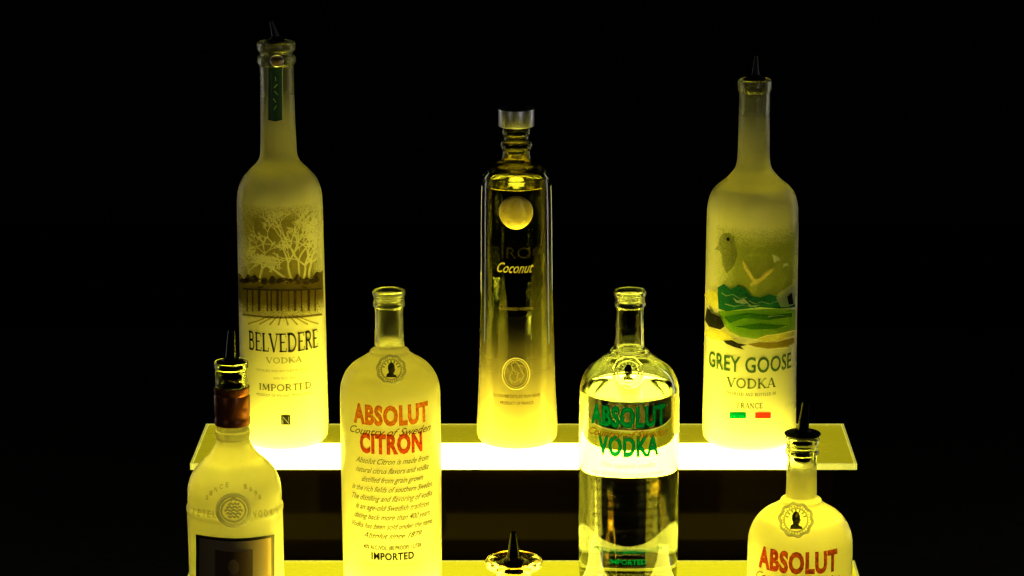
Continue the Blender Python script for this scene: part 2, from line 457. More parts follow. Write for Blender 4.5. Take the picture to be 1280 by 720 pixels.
def serif_mesh(s_):
    t = bmesh.new(); x = 0; lay = 0
    for ch in s_:
        adv, st = GL.get(ch, GL[' '])
        for pts, w in st:
            lay += 1; n = len(pts); L = []; R_ = []
            for i in range(n):
                a = pts[max(0, i - 1)]; b = pts[min(n - 1, i + 1)]
                if pts[0] == pts[-1] or (math.hypot(pts[0][0] - pts[-1][0], pts[0][1] - pts[-1][1]) < 1e-6):
                    if i == 0 or i == n - 1: a = pts[-2]; b = pts[1]
                dx, dy = b[0] - a[0], b[1] - a[1]; l = math.hypot(dx, dy) or 1
                nx, ny = -dy / l * w / 2, dx / l * w / 2
                L.append(t.verts.new((x + pts[i][0] + nx, pts[i][1] + ny, lay % 7))); R_.append(t.verts.new((x + pts[i][0] - nx, pts[i][1] - ny, lay % 7)))
            for i in range(n - 1): t.faces.new((L[i], L[i + 1], R_[i + 1], R_[i]))
        x += adv
    return t
#PART2
# ------------------------------------------------------------------ shared materials
LIT = (1.0, .88, .08)
M_strips = [mat_emit('lit_diffuser', LIT, e) for e in (15, 8.5, 42)]
M_panel = mat_emit('edge_lit_acrylic', (1.0, .86, .015), .34, (.14, .12, .004))
M_panel2 = mat_emit('bright_edge_lit_acrylic', (1.0, .89, .015), .8, (.14, .12, .004))
M_edge = mat_emit('acrylic_edge', (1.0, .95, .10), .4)
M_riser = mat_simple('smoked_acrylic', (.0022, .0012, .0004), .08, spec=.018, stint=(1, .72, .32), noise=.03, nscale=9)
M_counter = mat_simple('dark_counter', (.004, .004, .004), .5, noise=.1)
M_black = mat_simple('black_rubber', (.004, .004, .004), .45, noise=.1, nscale=150, spec=.25)
M_blackgloss = mat_simple('black_plastic', (.004, .004, .005), .2, noise=.05, nscale=200, spec=.4)
M_silver = mat_simple('brushed_silver', (.75, .75, .76), .36, metal=1, noise=.1, nscale=90)
M_clear = mat_glass('clear_glass', (.975, .985, .95), 1.5)
M_liquid = mat_glass('spirit', (.995, 1, .97), 1.36)
def mat_surface():
    m, nt, out = newmat('spirit_surface')
    t = N(nt, 'ShaderNodeBsdfTransparent'); t.inputs[0].default_value = (.99, .98, .9, 1)
    g = N(nt, 'ShaderNodeBsdfGlossy'); g.inputs['Roughness'].default_value = .05
    nt.links.new(mix(nt, .12, t.outputs[0], g.outputs[0]), out.inputs[0]); return m
M_disc = mat_surface()
M_relief = mat_relief('raised_glass')
I_orange = mat_ink('orange_ink', (.82, .28, .03), .3, (.7, .2, .02))
I_red = mat_ink('red_orange_ink', (.62, .10, .03), .3, (.5, .06, .02))
I_brown = mat_ink('brown_ink', (.22, .13, .06), .2, (.05, .03, .02))
I_dark = mat_ink('dark_ink', (.05, .05, .03), .4, (.02, .02, .02))
I_grey = mat_ink('grey_ink', (.30, .30, .20), .2, (.05, .05, .04))
I_faint = mat_ink('faint_ink', (.55, .56, .35), .1, (.2, .2, .15))
I_green = mat_ink('green_ink', (.01, .25, .12), .88, (.0, .15, .09))
I_olive = mat_ink('olive_ink', (.30, .38, .16), .2, (.05, .08, .04))

# ------------------------------------------------------------------ setting
bm = bmesh.new(); box(bm, -1.6, 1.6, -1.2, 1.4, -.04, 0)
o = link('counter', bm, M_counter); o['kind'] = 'structure'
bm = bmesh.new(); box(bm, -4, 4, 2.2, 2.3, -.04, 3)
o = link('backdrop', bm, mat_simple('black_backdrop', (.0015, .0015, .0015), .95, noise=.03)); o['kind'] = 'structure'

# ------------------------------------------------------------------ lit stand
XL = at_y(241, 580, 0).x; XR = at_y(1068, 580, 0).x
root = thing('display_stand', 'stepped bar stand with glowing yellow acrylic shelves and dark risers under the bottles', 'display stand', ((XL + XR) / 2, 0, 0))
DP = .115
def tier(yf, z, M_strip):
    th = .005
    sx0, sx1 = XL + .027, XR - .042
    ya, yb_ = (yf + .0001, yf + .0582) if z != LOW else (yf + .024, yf + .094)
    if z == MID: yb_ = yf + .068
    bm = bmesh.new()
    # acrylic sheet around the lit strip: front rail, back half and both ends
    box(bm, XL, XR, yb_ + .0003, yf + DP - .0022, z - th, z, .0006)
    if z == LOW: box(bm, XL, XR, yf + .0022, ya - .0003, z - th, z, .0006)
    yc = max(ya, yf + .0022)
    box(bm, XL, sx0 - .0003, yc, yb_, z - th, z, .0006)
    box(bm, sx1 + .0003, XR, yc, yb_, z - th, z, .0006)
    sh = link('shelf', bm, M_panel if z == TOP else M_panel2, root)
    bm = bmesh.new(); box(bm, sx0, sx1, ya, yb_, z - th, z + .0004, .0008)
    link('light_strip', bm, M_strip, sh)
    bm = bmesh.new()
    box(bm, XL, XR, yf + DP - .002, yf + DP, z - th, z + .0002)
    if z == LOW: box(bm, XL, XR, yf, yf + .002, z - th, z + .0002)
    else:
        box(bm, XL, sx0 - .0003, yf, yf + .002, z - th, z + .0002); box(bm, sx1 + .0003, XR, yf, yf + .002, z - th, z + .0002)
    for x, s_ in ((XL - .0022, 1), (XR + .0002, 1)): box(bm, x, x + .002, yf, yf + DP, z - th, z + .0002)
    link('polished_edge', bm, M_edge, sh)
    return sh
tier(0, TOP, M_strips[0]); tier(-DP, MID, M_strips[1]); tier(-2 * DP, LOW, M_strips[2])
for y0, z0, z1, yb in ((.004, MID, TOP - .0052, DP - .004), (-DP + .004, LOW, MID - .0052, .003), (-2 * DP + .004, 0, LOW - .0052, -DP + .003)):
    bm = bmesh.new(); box(bm, XL + .016, XR - .016, y0, y0 + .004, z0 if z0 == 0 else z0 - .02, z1)
    box(bm, XL + .016, XL + .02, y0 + .0042, yb, 0, z1); box(bm, XR - .02, XR - .016, y0 + .0042, yb, 0, z1)
    link('riser', bm, M_riser, root)

def pourer(b, px_top, py_top, py_flange, fl_hw, stop_py, stop_hw, label=None, lean=0, w0=5, w1=2.2):
    """black free-flow pourer plugged into the mouth: ribbed stopper, collar, tapering spout"""
    k = b.k; zf = b.z(py_flange); zt = b.z(py_top)
    dx = at_y(px_top, py_top, b.y).x - b.x
    P = []
    n = 10
    for i in range(n + 1):
        t = i / n
        P.append(Vector((b.x + dx * t ** 1.3, b.y - .002 * t, zf + (zt - zf) * t)))
    bm = bmesh.new(); sweep(bm, P, [w0 * k, w1 * k], seg=16)
    # slanted tip and thin air tube beside the spout
    sweep(bm, [Vector((b.x + w0 * k * .9, b.y, zf)), Vector((b.x + w0 * k * .9 + dx * .2, b.y, zf + (zt - zf) * .35))], [1.3 * k, 1.0 * k], seg=10)
    sp = link('pour_spout', bm, M_blackgloss, b.root, label)
    bm = bmesh.new(); h = fl_hw * k
    lathe(bm, smoothprof([(0, zf + 5 * k), (w0 * k * 1.1, zf + 5 * k), (w0 * k * 1.5, zf + 3 * k), (h * .7, zf + 1.5 * k), (h, zf), (h, zf - 2 * k), (h * .8, zf - 3.4 * k), (0, zf - 3.4 * k)], 3), b.x, b.y, 48)
    bmesh.ops.recalc_face_normals(bm, faces=bm.faces); link('collar', bm, M_black, sp)
    bm = bmesh.new(); z1 = b.z(stop_py); pr = [(0, zf - 3.5 * k)]
    nr = 4
    for i in range(nr):
        a = zf - 3.5 * k + (z1 - zf + 3.5 * k) * i / nr; c = zf - 3.5 * k + (z1 - zf + 3.5 * k) * (i + 1) / nr
        f = 1 - .10 * i
        pr += [(stop_hw * k * .72 * f, a - .1 * (a - c)), (stop_hw * k * f, a - .3 * (a - c)), (stop_hw * k * f * .97, a - .6 * (a - c)), (stop_hw * k * .72 * f, a - .85 * (a - c))]
    pr += [(stop_hw * k * .35, z1), (0, z1)]
    lathe(bm, pr, b.x, b.y, 40); bmesh.ops.recalc_face_normals(bm, faces=bm.faces); link('stopper', bm, M_black, sp)
    return sp

def circ(cx, cy, r, n=36, ry=None, a0=0, a1=360, wob=0, nw=12):
    full = abs(a1 - a0) >= 360
    return [(cx + (r + wob * sin(nw * radians(a0 + (a1 - a0) * i / n))) * cos(radians(a0 + (a1 - a0) * i / n)), cy + ((ry or r) + wob * sin(nw * radians(a0 + (a1 - a0) * i / n))) * sin(radians(a0 + (a1 - a0) * i / n))) for i in range(n if full else n + 1)]

def bust(b, bm, cx, cy, s):
    """bust in profile on the round seal"""
    pts = [(-.62, .95), (-.55, .55), (-.3, .4), (-.33, .15), (-.42, -.1), (-.40, -.5), (-.2, -.82), (.05, -.9), (.3, -.75), (.42, -.45), (.42, -.15), (.52, .02), (.42, .1), (.4, .3), (.28, .42), (.32, .58), (.62, .7), (.7, .95)]
    b.poly(bm, [(cx + x * s, cy + y * s) for x, y in pts], .0010, 3)

def medallion(b, cx, cy, r, glassy=False, wob=.5):
    bm = bmesh.new()
    b.tube(bm, circ(cx, cy, r, 64, wob=wob, nw=10), r * .10 * b.k, 0.0002, True)
    b.tube(bm, circ(cx, cy, r * .74, 48), r * .06 * b.k, 0.0002, True)
    ring = link('seal', bm, M_clear if glassy else M_relief, b.root)
    bm = bmesh.new(); 
    # small inscription ticks round the rim
    for i in range(30):
        a = radians(12 * i)
        b.ribbon(bm, [(cx + r * .80 * cos(a), cy + r * .80 * sin(a)), (cx + r * .90 * cos(a), cy + r * .90 * sin(a))], r * .07, .0006)
    link('seal_rim_marks', bm, I_faint, ring)
    bm = bmesh.new(); bust(b, bm, cx, cy, r * .60); link('bust', bm, I_dark, ring)
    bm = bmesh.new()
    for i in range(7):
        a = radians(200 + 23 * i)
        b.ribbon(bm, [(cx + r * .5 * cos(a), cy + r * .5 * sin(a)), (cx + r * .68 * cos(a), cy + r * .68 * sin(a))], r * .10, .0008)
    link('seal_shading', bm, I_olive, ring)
    return ring

# ------------------------------------------------------------------ 1 tall frosted bottle with palace
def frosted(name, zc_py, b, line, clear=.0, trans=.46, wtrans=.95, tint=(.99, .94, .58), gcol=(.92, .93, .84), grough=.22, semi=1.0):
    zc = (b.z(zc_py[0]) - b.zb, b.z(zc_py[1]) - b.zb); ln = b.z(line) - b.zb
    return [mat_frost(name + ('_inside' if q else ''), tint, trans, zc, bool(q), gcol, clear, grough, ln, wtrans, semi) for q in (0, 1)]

b1 = Bottle('vodka_bottle', 'tall frosted bottle with etched bare branches above a dark palace band, on top shelf', 356.5, .072, TOP,
  [(22.5, 52), (24, 54), (24, 61), (21, 65), (21, 69), (24, 71), (24, 78), (21.5, 82), (21.3, 100), (21.6, 140), (22.5, 180), (23.5, 194), (28, 203), (38, 213), (47, 224), (52, 238), (53.5, 256), (53.8, 300), (54, 380), (54.3, 460), (54.6, 520), (54, 536), (51, 544)])
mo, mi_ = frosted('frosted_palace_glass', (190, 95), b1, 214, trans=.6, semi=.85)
b1.body(mo, mi_, M_foot, floor_px=10)
b1.liquid(214, M_disc, disc_only=True)
pourer(b1, 339, 26, 50, 12, 84, 13)
# neck tag
bm = bmesh.new()
b1.poly(bm, [(335, 84), (353, 84), (353, 150), (344, 152), (335, 150)], .0007, 4)
nt_ = link('neck_label', bm, mat_simple('green_tag', (.004, .028, .022), .35, noise=.1, coat=.3), b1.root)
bm = bmesh.new()
b1.ribbon(bm, [(335, 84), (335, 150)], .8, .0009); b1.ribbon(bm, [(353, 84), (353, 150)], .8, .0009)
for q in range(5): b1.ribbon(bm, [(344 + 3 * sin(q * 1.7), 96 + 9 * q), (345 - 3 * sin(q * 2.1), 101 + 9 * q)], 1.2, .0009)
link('label_print', bm, mat_simple('tag_silver', (.25, .32, .25), .4), nt_)
bm = bmesh.new(); b1.poly(bm, circ(346, 76, 8, 20, 7), .0012, 3); em = link('neck_emblem', bm, mat_simple('dull_gold', (.45, .30, .15), .35, metal=.8), b1.root)
bm = bmesh.new(); b1.tube(bm, circ(346, 76, 8, 24, 7), .0006, .001, True); link('emblem_rim', bm, M_silver, em)
# branches: unprinted lines left in a halftone wash
SEG = []
def grow(x, y, a, l, w, lev):
    aa = a
    for i in range(4):
        aa += random.uniform(-.22, .22); nx_, ny_ = x + cos(aa) * l / 4, y - sin(aa) * l / 4
        if not (303 < nx_ < 400 and ny_ > 262): return
        SEG.append((x, y, nx_, ny_, w * (1 - .08 * i))); x, y = nx_, ny_
    if lev < 6:
        k = 2 if random.random() < .7 else 3
        for j in range(k):
            grow(x, y, aa + (j - (k - 1) / 2) * random.uniform(.5, .95) + random.uniform(-.12, .12), l * random.uniform(.68, .9), max(.55, w * .72), lev + 1)
random.seed(21)
for x0, y0, a0, l0 in ((378, 352, 1.62, 24), (384, 350, 1.2, 16), (370, 350, 2.1, 22), (362, 348, 2.5, 18), (390, 350, 1.5, 18), (318, 354, 1.7, 12), (330, 352, 1.4, 9)):
    grow(x0, y0, a0, l0, 2.0, 0 if y0 != 354 else 2)
cell = .36; hit = set()
for xa, ya, xb, yb, w in SEG:
    l = math.hypot(xb - xa, yb - ya); n = max(1, int(l / .3))
    for q in range(n + 1):
        x = xa + (xb - xa) * q / n; y = ya + (yb - ya) * q / n; r_ = w / 2
        for ix in range(int((x - r_) / cell), int((x + r_) / cell) + 1):
            for iy in range(int((y - r_) / cell), int((y + r_) / cell) + 1): hit.add((ix, iy))
random.seed(4)
def keep_tree(x, y):
    if (int(x / cell), int(y / cell)) in hit: return False
    f = min(1, (y - 256) / 20) * min(1, (x - 300) / 26) * min(1, (404 - x) / 12)
    return random.random() < f
bm = bmesh.new(); b1.wash(bm, 300, 404, 258, 352, cell, keep_tree)
etched = link('tree_etching', bm, mat_ink('branch_wash', (.60, .56, .34), .12, (.10, .09, .03)), b1.root, smooth=False, sharp=0)
# palace band
bm = bmesh.new()
top = [(304, 352)]; random.seed(5)
for i in range(1, 24):
    x = 304 + i * 98 / 24
    top.append((x, 348 + 4.5 * sin(i * 1.7) + random.uniform(-2.5, 2.5) - 2.5 * sin(pi * i / 24)))
top.append((402, 352))
topy = dict(); 
def keep_band(x, y):
    yt = 349 + 3 * sin(x * .23) + 2 * sin(x * .61 + 1) 
    if y < yt: return False
    return random.random() < min(1, (402 - y) / 22)
b1.wash(bm, 301, 407, 344, 402, .36, keep_band, .0005)
band = link('palace_picture', bm, mat_ink('sepia_wash', (.36, .31, .17), .15, (.10, .07, .03)), b1.root, smooth=False, sharp=0)
bm = bmesh.new()
for x in (309, 316, 324, 334, 339, 347, 352, 361, 369, 377, 386, 394):
    w = 3.2 if x in (324, 347, 369, 386) else 1.8
    b1.ribbon(bm, [(x, 362 + random.uniform(-1, 1)), (x, 376), (x, 389)], w, .0008)
b1.ribbon(bm, [(304 + i * 4.1, 361 + 1.8 * sin(pi * i / 24)) for i in range(25)], 2.0, .00095)
b1.ribbon(bm, [(322, 360), (353, 352), (384, 360)], 1.6, .0011)
b1.ribbon(bm, [(303 + i * 4.15, 393 + 4 * sin(pi * i / 24)) for i in range(25)], 2.5, .0007)
x = 305
while x < 401:
    b1.poly(bm, circ(x, 352 + random.uniform(-3, 2), random.uniform(2, 6.5), 11, random.uniform(1.8, 4.6), wob=random.uniform(.2, .8), nw=5), .00125 + x * 1e-7, 4)
    x += random.uniform(4, 10)
link('palace_front', bm, mat_ink('umber_ink', (.38, .32, .18), .3, (.06, .045, .03)), band)
bm = bmesh.new()
for dx_ in (-44, -30, -17, -6, 6, 18, 31, 44):
    b1.ribbon(bm, [(354 + dx_ * .35, 394), (354 + dx_ * .7, 400 + abs(dx_) * .02), (354 + dx_, 407 - abs(dx_) * .05)], [1.0, 2.2], .0006)
link('garden_paths', bm, mat_ink('path_ink', (.55, .50, .2), .1), band)
bm = bmesh.new(); b1.text(bm, 'BELVEDERE', 355, 440, 23, 96, serif=True, off=.0006)
link('lettering', bm, mat_ink('navy_ink', (.13, .12, .10), .3, (.02, .02, .03)), b1.root, 'large dark serif lettering')
bm = bmesh.new(); b1.text(bm, 'VODKA', 355, 454, 7, 46, serif=True, spacing=1.4); link('small_print', bm, I_faint, b1.root)
bm = bmesh.new(); b1.text(bm, 'DISTILLED AND BOTTLED IN POLAND', 355, 465, 2.6, 72); b1.text(bm, '40% ALC. VOL.', 357, 474, 2.6, 30); link('small_print', bm, I_faint, b1.root)
bm = bmesh.new(); b1.text(bm, 'IMPORTED', 357, 488.5, 8, 68, serif=True); link('small_print', bm, I_grey, b1.root)
bm = bmesh.new(); b1.text(bm, 'PRODUCT OF POLAND  POLISH VODKA', 357, 496, 3, 76); link('small_print', bm, I_grey, b1.root)
bm = bmesh.new(); b1.poly(bm, [(351.5, 519), (363, 519), (363, 531), (351.5, 531)], .0004, 4)
mk = link('square_mark', bm, I_dark, b1.root)
bm = bmesh.new(); b1.ribbon(bm, [(353.5, 529.5), (353.5, 521), (361, 529.5), (361, 521)], 1.3, .0009)
link('monogram', bm, M_relief, mk)

# ------------------------------------------------------------------ 2 frosted bottle with orange lettering
ABS = [(19.5, 0), (20.5, 1), (20.5, 5), (18, 7), (19, 8.6), (18, 10), (19, 11.6), (18, 13), (19.9, 15), (19.9, 18.5), (17.8, 22), (17.8, 40), (18.4, 66), (19.5, 71), (24, 74), (26, 78), (33, 83), (46, 91), (55, 101), (60.5, 113), (62.3, 125), (62.5, 150), (62.5, 230), (62, 300), (61.5, 340), (60.5, 349), (57, 354)]
def absprof(sc_, py0): return [(a * sc_, py0 + c * sc_) for a, c in ABS]
b2 = Bottle('vodka_bottle', 'open frosted bottle with orange lettering and lines of script on the middle shelf', 491, -.052, MID, absprof(1.0, 363))
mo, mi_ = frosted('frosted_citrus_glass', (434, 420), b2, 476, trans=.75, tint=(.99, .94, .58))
b2.body(mo, mi_, M_foot, floor_px=8)
b2.liquid(476, M_disc, disc_only=True)
medallion(b2, 489, 462, 17)
bm = bmesh.new(); b2.text(bm, 'ABSOLUT', 489, 531, 22, 102, bold=.05, spacing=1.08); link('lettering', bm, I_orange, b2.root, 'bold orange lettering')
bm = bmesh.new(); b2.text(bm, 'CITRON', 489, 566.5, 22, 82, bold=.05, spacing=1.08); link('lettering', bm, mat_ink('deep_orange_ink', (.75, .13, .02), .3, (.6, .08, .01)), b2.root)
def script(bm, b, line, px, py, h, w, off=.0007):
    b.text(bm, line, px, py, h, w, shear=.55, bold=.006, off=off)
bm = bmesh.new(); script(bm, b2, 'Country of Sweden', 488, 545, 9, 112); link('script_line', bm, I_brown, b2.root)
SL = ['Absolut Citron is made from', 'natural citrus flavors and vodka', 'distilled from grain grown', 'in the rich fields of southern Sweden.', 'The distilling and flavoring of vodka', 'is an age-old Swedish tradition', 'dating back more than 400 years.', 'Vodka has been sold under the name', 'Absolut since 1879.']
SW = [98, 98, 80, 112, 112, 100, 104, 112, 76]
bm = bmesh.new()
for i, (l_, w_) in enumerate(zip(SL, SW)): script(bm, b2, l_, 491, 580.5 + i * 11.6, 6.6, w_)
link('script_print', bm, mat_ink('script_ink', (.13, .11, .04), .2, (.03, .025, .01)), b2.root)
bm = bmesh.new(); b2.text(bm, '40% ALC./VOL. (80 PROOF) 1 LITER', 491, 687.5, 5, 76, bold=.012); b2.text(bm, 'IMPORTED', 491, 700, 8.5, 54, bold=.03, spacing=1.08)
link('small_print', bm, I_dark, b2.root)
bm = bmesh.new(); b2.text(bm, 'PRODUCED AND BOTTLED IN SWEDEN', 491, 708, 2.6, 72); link('small_print', bm, I_faint, b2.root)

# ------------------------------------------------------------------ 3 slim clear bottle, silver cap
b3 = Bottle('vodka_bottle', 'slim clear bottle with silver cap and round gold disc on the top shelf', 646.5, .070, TOP,
  [(18, 155), (19, 156), (19, 166), (17, 168), (17, 174), (21.5, 176), (21.5, 183), (19, 186), (19, 191), (20, 196), (26, 203), (36, 208), (42, 213), (45, 219), (45, 219), (44.3, 224), (44.3, 227), (45, 260), (45.5, 340), (46.5, 420), (48.5, 490), (50.5, 530), (50.5, 538), (47, 545)], wall=2.2)
def mat_ciroc(inner):
    m, nt, out = newmat('clear_glass_frosted_foot' + ('_inside' if inner else ''))
    g = N(nt, 'ShaderNodeBsdfGlass'); g.inputs['Color'].default_value = (.93, .93, .80, 1); g.inputs['IOR'].default_value = 1.5
    z0, z1 = b3.z(550) - b3.zb, b3.z(395) - b3.zb
    if inner:
        fr = N(nt, 'ShaderNodeBsdfTransparent').outputs[0]
        a = mix(nt, zfac(nt, b3.z(560) - b3.zb, b3.z(470) - b3.zb), g.outputs[0], g.outputs[0])
    else:
        fr = frost_nodes(nt, (.95, .78, .36), .4, 0, .1)
        a = mix(nt, zfac(nt, z0, z1), fr, g.outputs[0])
    nt.links.new(a, out.inputs[0]); return m
b3.body(mat_ciroc(False), mat_ciroc(True), floor_px=14)
b3.liquid(231, M_liquid, floor_px=14)
bm = bmesh.new()
k = b3.k; zc0, zc1 = b3.z(157.5), b3.z(135.5)
lathe(bm, [(0, zc0 + .0003), (22 * k, zc0 + .0003), (22.2 * k, zc0 + .0006), (22.2 * k, zc1 - .0006), (21.9 * k, zc1), (19 * k, zc1 + .0002), (0, zc1 + .0002)], b3.x, b3.y, 72)
bmesh.ops.recalc_face_normals(bm, faces=bm.faces)
cp = link('cap', bm, M_silver, b3.root)
bm = bmesh.new(); lathe(bm, [(0, zc1 + .0018), (10 * k, zc1 + .0016), (13 * k, zc1 + .0003), (0, zc1 + .0003)], b3.x, b3.y, 40); link('cap_top', bm, M_black, cp)
bm = bmesh.new()
P = [(0, .0030)] 
cz = b3.trace(645, 266, 0)
t = bmesh.new(); rr = 21 * k
lathe(t, [(rr, 0), (rr * .97, .0011), (rr * .88, .0018), (rr * .5, .0030), (rr * .2, .0034), (0, .0035)], 0, 0, 56)
merge(bm, t, lambda v: Vector((cz.x + v.x, cz.y - v.z - .0002 + (v.x ** 2) / (2 * b3.r(cz.z)), cz.z + v.y))); t.free()
m_gold = mat_simple('gold_disc', (.72, .56, .12), .38, metal=.35, noise=.12, nscale=120, bump=.2)
gd = link('gold_disc', bm, m_gold, b3.root)
bm = bmesh.new(); b3.text(bm, 'CIROC', 645, 323, 13, 70, off=.0006); link('lettering', bm, mat_ink('dim_ink', (.25, .22, .12), .5, (.05, .045, .02)), b3.root, 'dim dark lettering across the clear glass')
bm = bmesh.new(); script(bm, b3, 'Coconut', 644, 341, 12, 46); link('script_line', bm, mat_simple('gold_ink', (.75, .62, .15), .4), b3.root)
bm = bmesh.new(); b3.text(bm, 'FLAVORED VODKA', 645, 388, 3.5, 44); link('small_print', bm, mat_simple('dull_gold_ink', (.30, .24, .08), .5), b3.root)
bm = bmesh.new(); b3.tube(bm, circ(645, 467, 17, 48, 19.5), .00055, .0003, True); b3.tube(bm, circ(645, 467, 14.5, 40, 17), .0003, .0003, True)
crest = link('crest', bm, mat_simple('pale_gold_ink', (.70, .60, .28), .4), b3.root)
bm = bmesh.new()
for pts in ([(640, 480), (637, 470), (641, 462), (639, 455), (644, 452), (648, 456), (652, 463), (655, 470), (650, 478)], [(641, 462), (648, 466), (646, 474)], [(636, 474), (643, 478), (651, 473)], [(648, 456), (654, 458)]):
    b3.ribbon(bm, pts, 1.2, .0004)
link('cockerel', bm, mat_simple('crest_line', (.5, .42, .15), .4), crest)
bm = bmesh.new(); b3.text(bm, 'GLUTEN FREE DISTILLED FROM GRAPES', 646, 497.5, 3.6, 62); b3.text(bm, 'PRODUCT OF FRANCE', 646, 506, 3.6, 42); link('small_print', bm, I_brown, b3.root)

# ------------------------------------------------------------------ 4 clear bottle with green lettering
b4 = Bottle('vodka_bottle', 'clear see-through open bottle with bold green lettering on the middle shelf', 785, -.052, MID, absprof(1.0, 363), wall=2.8, square=True)
b4.body(M_clear, M_clear, floor_px=3, punt=0)
b4.liquid(487, M_liquid, floor_px=3)
medallion(b4, 785, 465, 18, glassy=True)
bm = bmesh.new(); b4.text(bm, 'ABSOLUT', 785, 533.5, 23, 102, bold=.045, spacing=1.06); link('lettering', bm, I_green, b4.root, 'bold green lettering')
bm = bmesh.new(); b4.text(bm, 'VODKA', 785, 570, 23, 80, bold=.05, spacing=1.08); link('lettering', bm, I_green, b4.root)
bm = bmesh.new(); script(bm, b4, 'Country of Sweden', 785, 548, 9, 108); link('script_line', bm, mat_ink('rust_ink', (.6, .25, .03), .5, (.35, .12, .02)), b4.root)
bm = bmesh.new()
VL = ['This superb vodka', 'was distilled from grain grown', 'in the rich fields of southern Sweden.', 'It has been produced at the famous', 'old distilleries near Ahus', 'in accordance with more than', '400 years of Swedish tradition.', 'Vodka has been sold under the name', 'Absolut since 1879.']
for i, l_ in enumerate(VL): script(bm, b4, l_, 785, 585 + i * 11, 6, (70, 94, 104, 104, 84, 92, 98, 104, 70)[i])
link('script_print', bm, mat_ink('black_script', (.5, .48, .3), -.1, (.05, .05, .03)), b4.root)
bm = bmesh.new(); b4.text(bm, '40% ALC./VOL. (80 PROOF) 1.0 LITER', 785, 692, 5, 94, bold=.01); b4.text(bm, 'IMPORTED', 785, 706, 6, 46, bold=.02)
link('small_print', bm, I_green, b4.root)

# ------------------------------------------------------------------ 5 frosted bottle with geese
b5 = Bottle('vodka_bottle', 'frosted bottle with flying geese over green hills and a small flag, on top shelf', 936, .070, TOP,
  [(19.5, 99), (21, 101), (21.5, 106), (21, 112), (19, 115), (19.5, 118), (19.5, 150), (20, 190), (21.5, 205), (25, 213), (34, 223), (46, 233), (53, 243), (56.5, 257), (57.3, 275), (57.6, 340), (57.8, 440), (58.5, 520), (58, 540), (54, 549)])
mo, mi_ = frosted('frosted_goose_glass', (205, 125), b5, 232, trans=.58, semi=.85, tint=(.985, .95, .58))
b5.body(mo, mi_, M_foot, floor_px=20)
b5.liquid(232, M_disc, disc_only=True)
pourer(b5, 945, 69, 98, 14, 122, 13)
def ink_obj(name, mat, polys, parent, off=.0004, label=None, b=b5):
    bm = bmesh.new()
    for i, p in enumerate(polys): b.poly(bm, p, off + i * .00003, 4)
    return link(name, bm, mat, parent, label)
# picture
random.seed(8)
def keep_sky(x, y):
    f = min(1, (y - 284) / 26, (x - 890) / 26, (996 - x) / 10, (380 - y) / 4)
    return random.random() < f
bm = bmesh.new(); b5.wash(bm, 888, 996, 284, 380, .38, keep_sky)
pic = link('landscape_picture', bm, mat_ink('sky_wash', (.6, .66, .33), .12, (.2, .25, .1)), b5.root, smooth=False, sharp=0)
ink_obj('far_hills', mat_ink('teal_ink', (.06, .34, .20), .45, (.02, .16, .10)), [[(897, 359), (905, 355), (913, 362), (922, 357), (932, 361), (939, 370), (950, 372), (962, 368), (975, 371), (984, 366), (994, 368), (994, 384), (975, 386), (950, 384), (925, 387), (908, 389), (898, 386)]], pic, .0010)
ink_obj('meadow', mat_ink('meadow_ink', (.42, .68, .14), .35, (.15, .32, .03)), [[(898, 389), (925, 388), (960, 386), (994, 387), (994, 412), (975, 417), (958, 419), (945, 424), (925, 421), (912, 414), (902, 402)]], pic, .0014)
ink_obj('meadow_stripe', mat_ink('dark_meadow_ink', (.25, .48, .08), .35, (.06, .2, .02)), [[(905, 396), (935, 391), (965, 394), (990, 391), (990, 396), (960, 400), (930, 398), (912, 404)], [(918, 408), (950, 404), (985, 407), (970, 411), (940, 412)]], pic, .0018)
ink_obj('snowy_peak', mat_relief('white_ink', (.85, .88, .84)), [[(970, 372), (977, 363), (986, 359), (994, 356), (994, 380), (985, 384), (976, 384)], [(916, 372), (922, 376), (930, 373), (936, 379), (928, 380), (920, 378)], [(934, 378), (940, 382), (950, 381), (944, 384), (936, 383)]], pic, .0018)
for p in ([(984, 371), (990, 366), (992, 380), (986, 381)], [(884, 384), (890, 392), (900, 396), (906, 408), (900, 412), (886, 408), (881, 400)], [(902, 424), (915, 425), (922, 429), (934, 431), (926, 433), (930, 437), (918, 434), (908, 430)]): ink_obj('rock', I_dark, [p], pic, .0022)
ink_obj('yellow_flower', mat_ink('lemon_ink', (.99, .95, .30), .5, (.8, .72, .15)), [[(880, 368), (888, 363), (897, 366), (897, 384), (893, 387), (884, 378)], [(882, 412), (894, 412), (908, 416), (920, 424), (905, 426), (890, 424), (882, 420)], [(945, 424), (960, 420), (975, 418), (993, 414), (993, 419), (975, 425), (955, 427)]], pic, .0026)
for p in ([(934, 430), (950, 428), (970, 428), (993, 422), (993, 428), (985, 434), (960, 436), (945, 434)], [(906, 374), (930, 372), (955, 380), (930, 384), (915, 380)]): ink_obj('shore', mat_ink('shore_ink', (.60, .50, .14), .3, (.3, .22, .05)), [p], pic, .0006)
g1 = ink_obj('flying_goose', mat_ink('goose_ink', (.98, .88, .32), .65, (.85, .7, .2)), [[(928, 325), (933, 332), (939, 342), (943, 349), (952, 348), (957, 349), (950, 352), (946, 356), (936, 356), (941, 352), (936, 347), (930, 336)], [(949, 349), (955, 341), (963, 337), (968, 335), (964, 341), (956, 347)]], b5.root, .0024, 'yellow goose with spread wings')
ink_obj('flying_goose', mat_ink('pale_goose_ink', (.90, .92, .72), .7, (.7, .74, .55)), [[(965, 318), (969, 324), (973, 321), (977, 327), (972, 326), (968, 329)], [(977, 338), (980, 330), (985, 328), (986, 333), (982, 332)]], b5.root, .0027, 'pale small goose')
bm = bmesh.new()
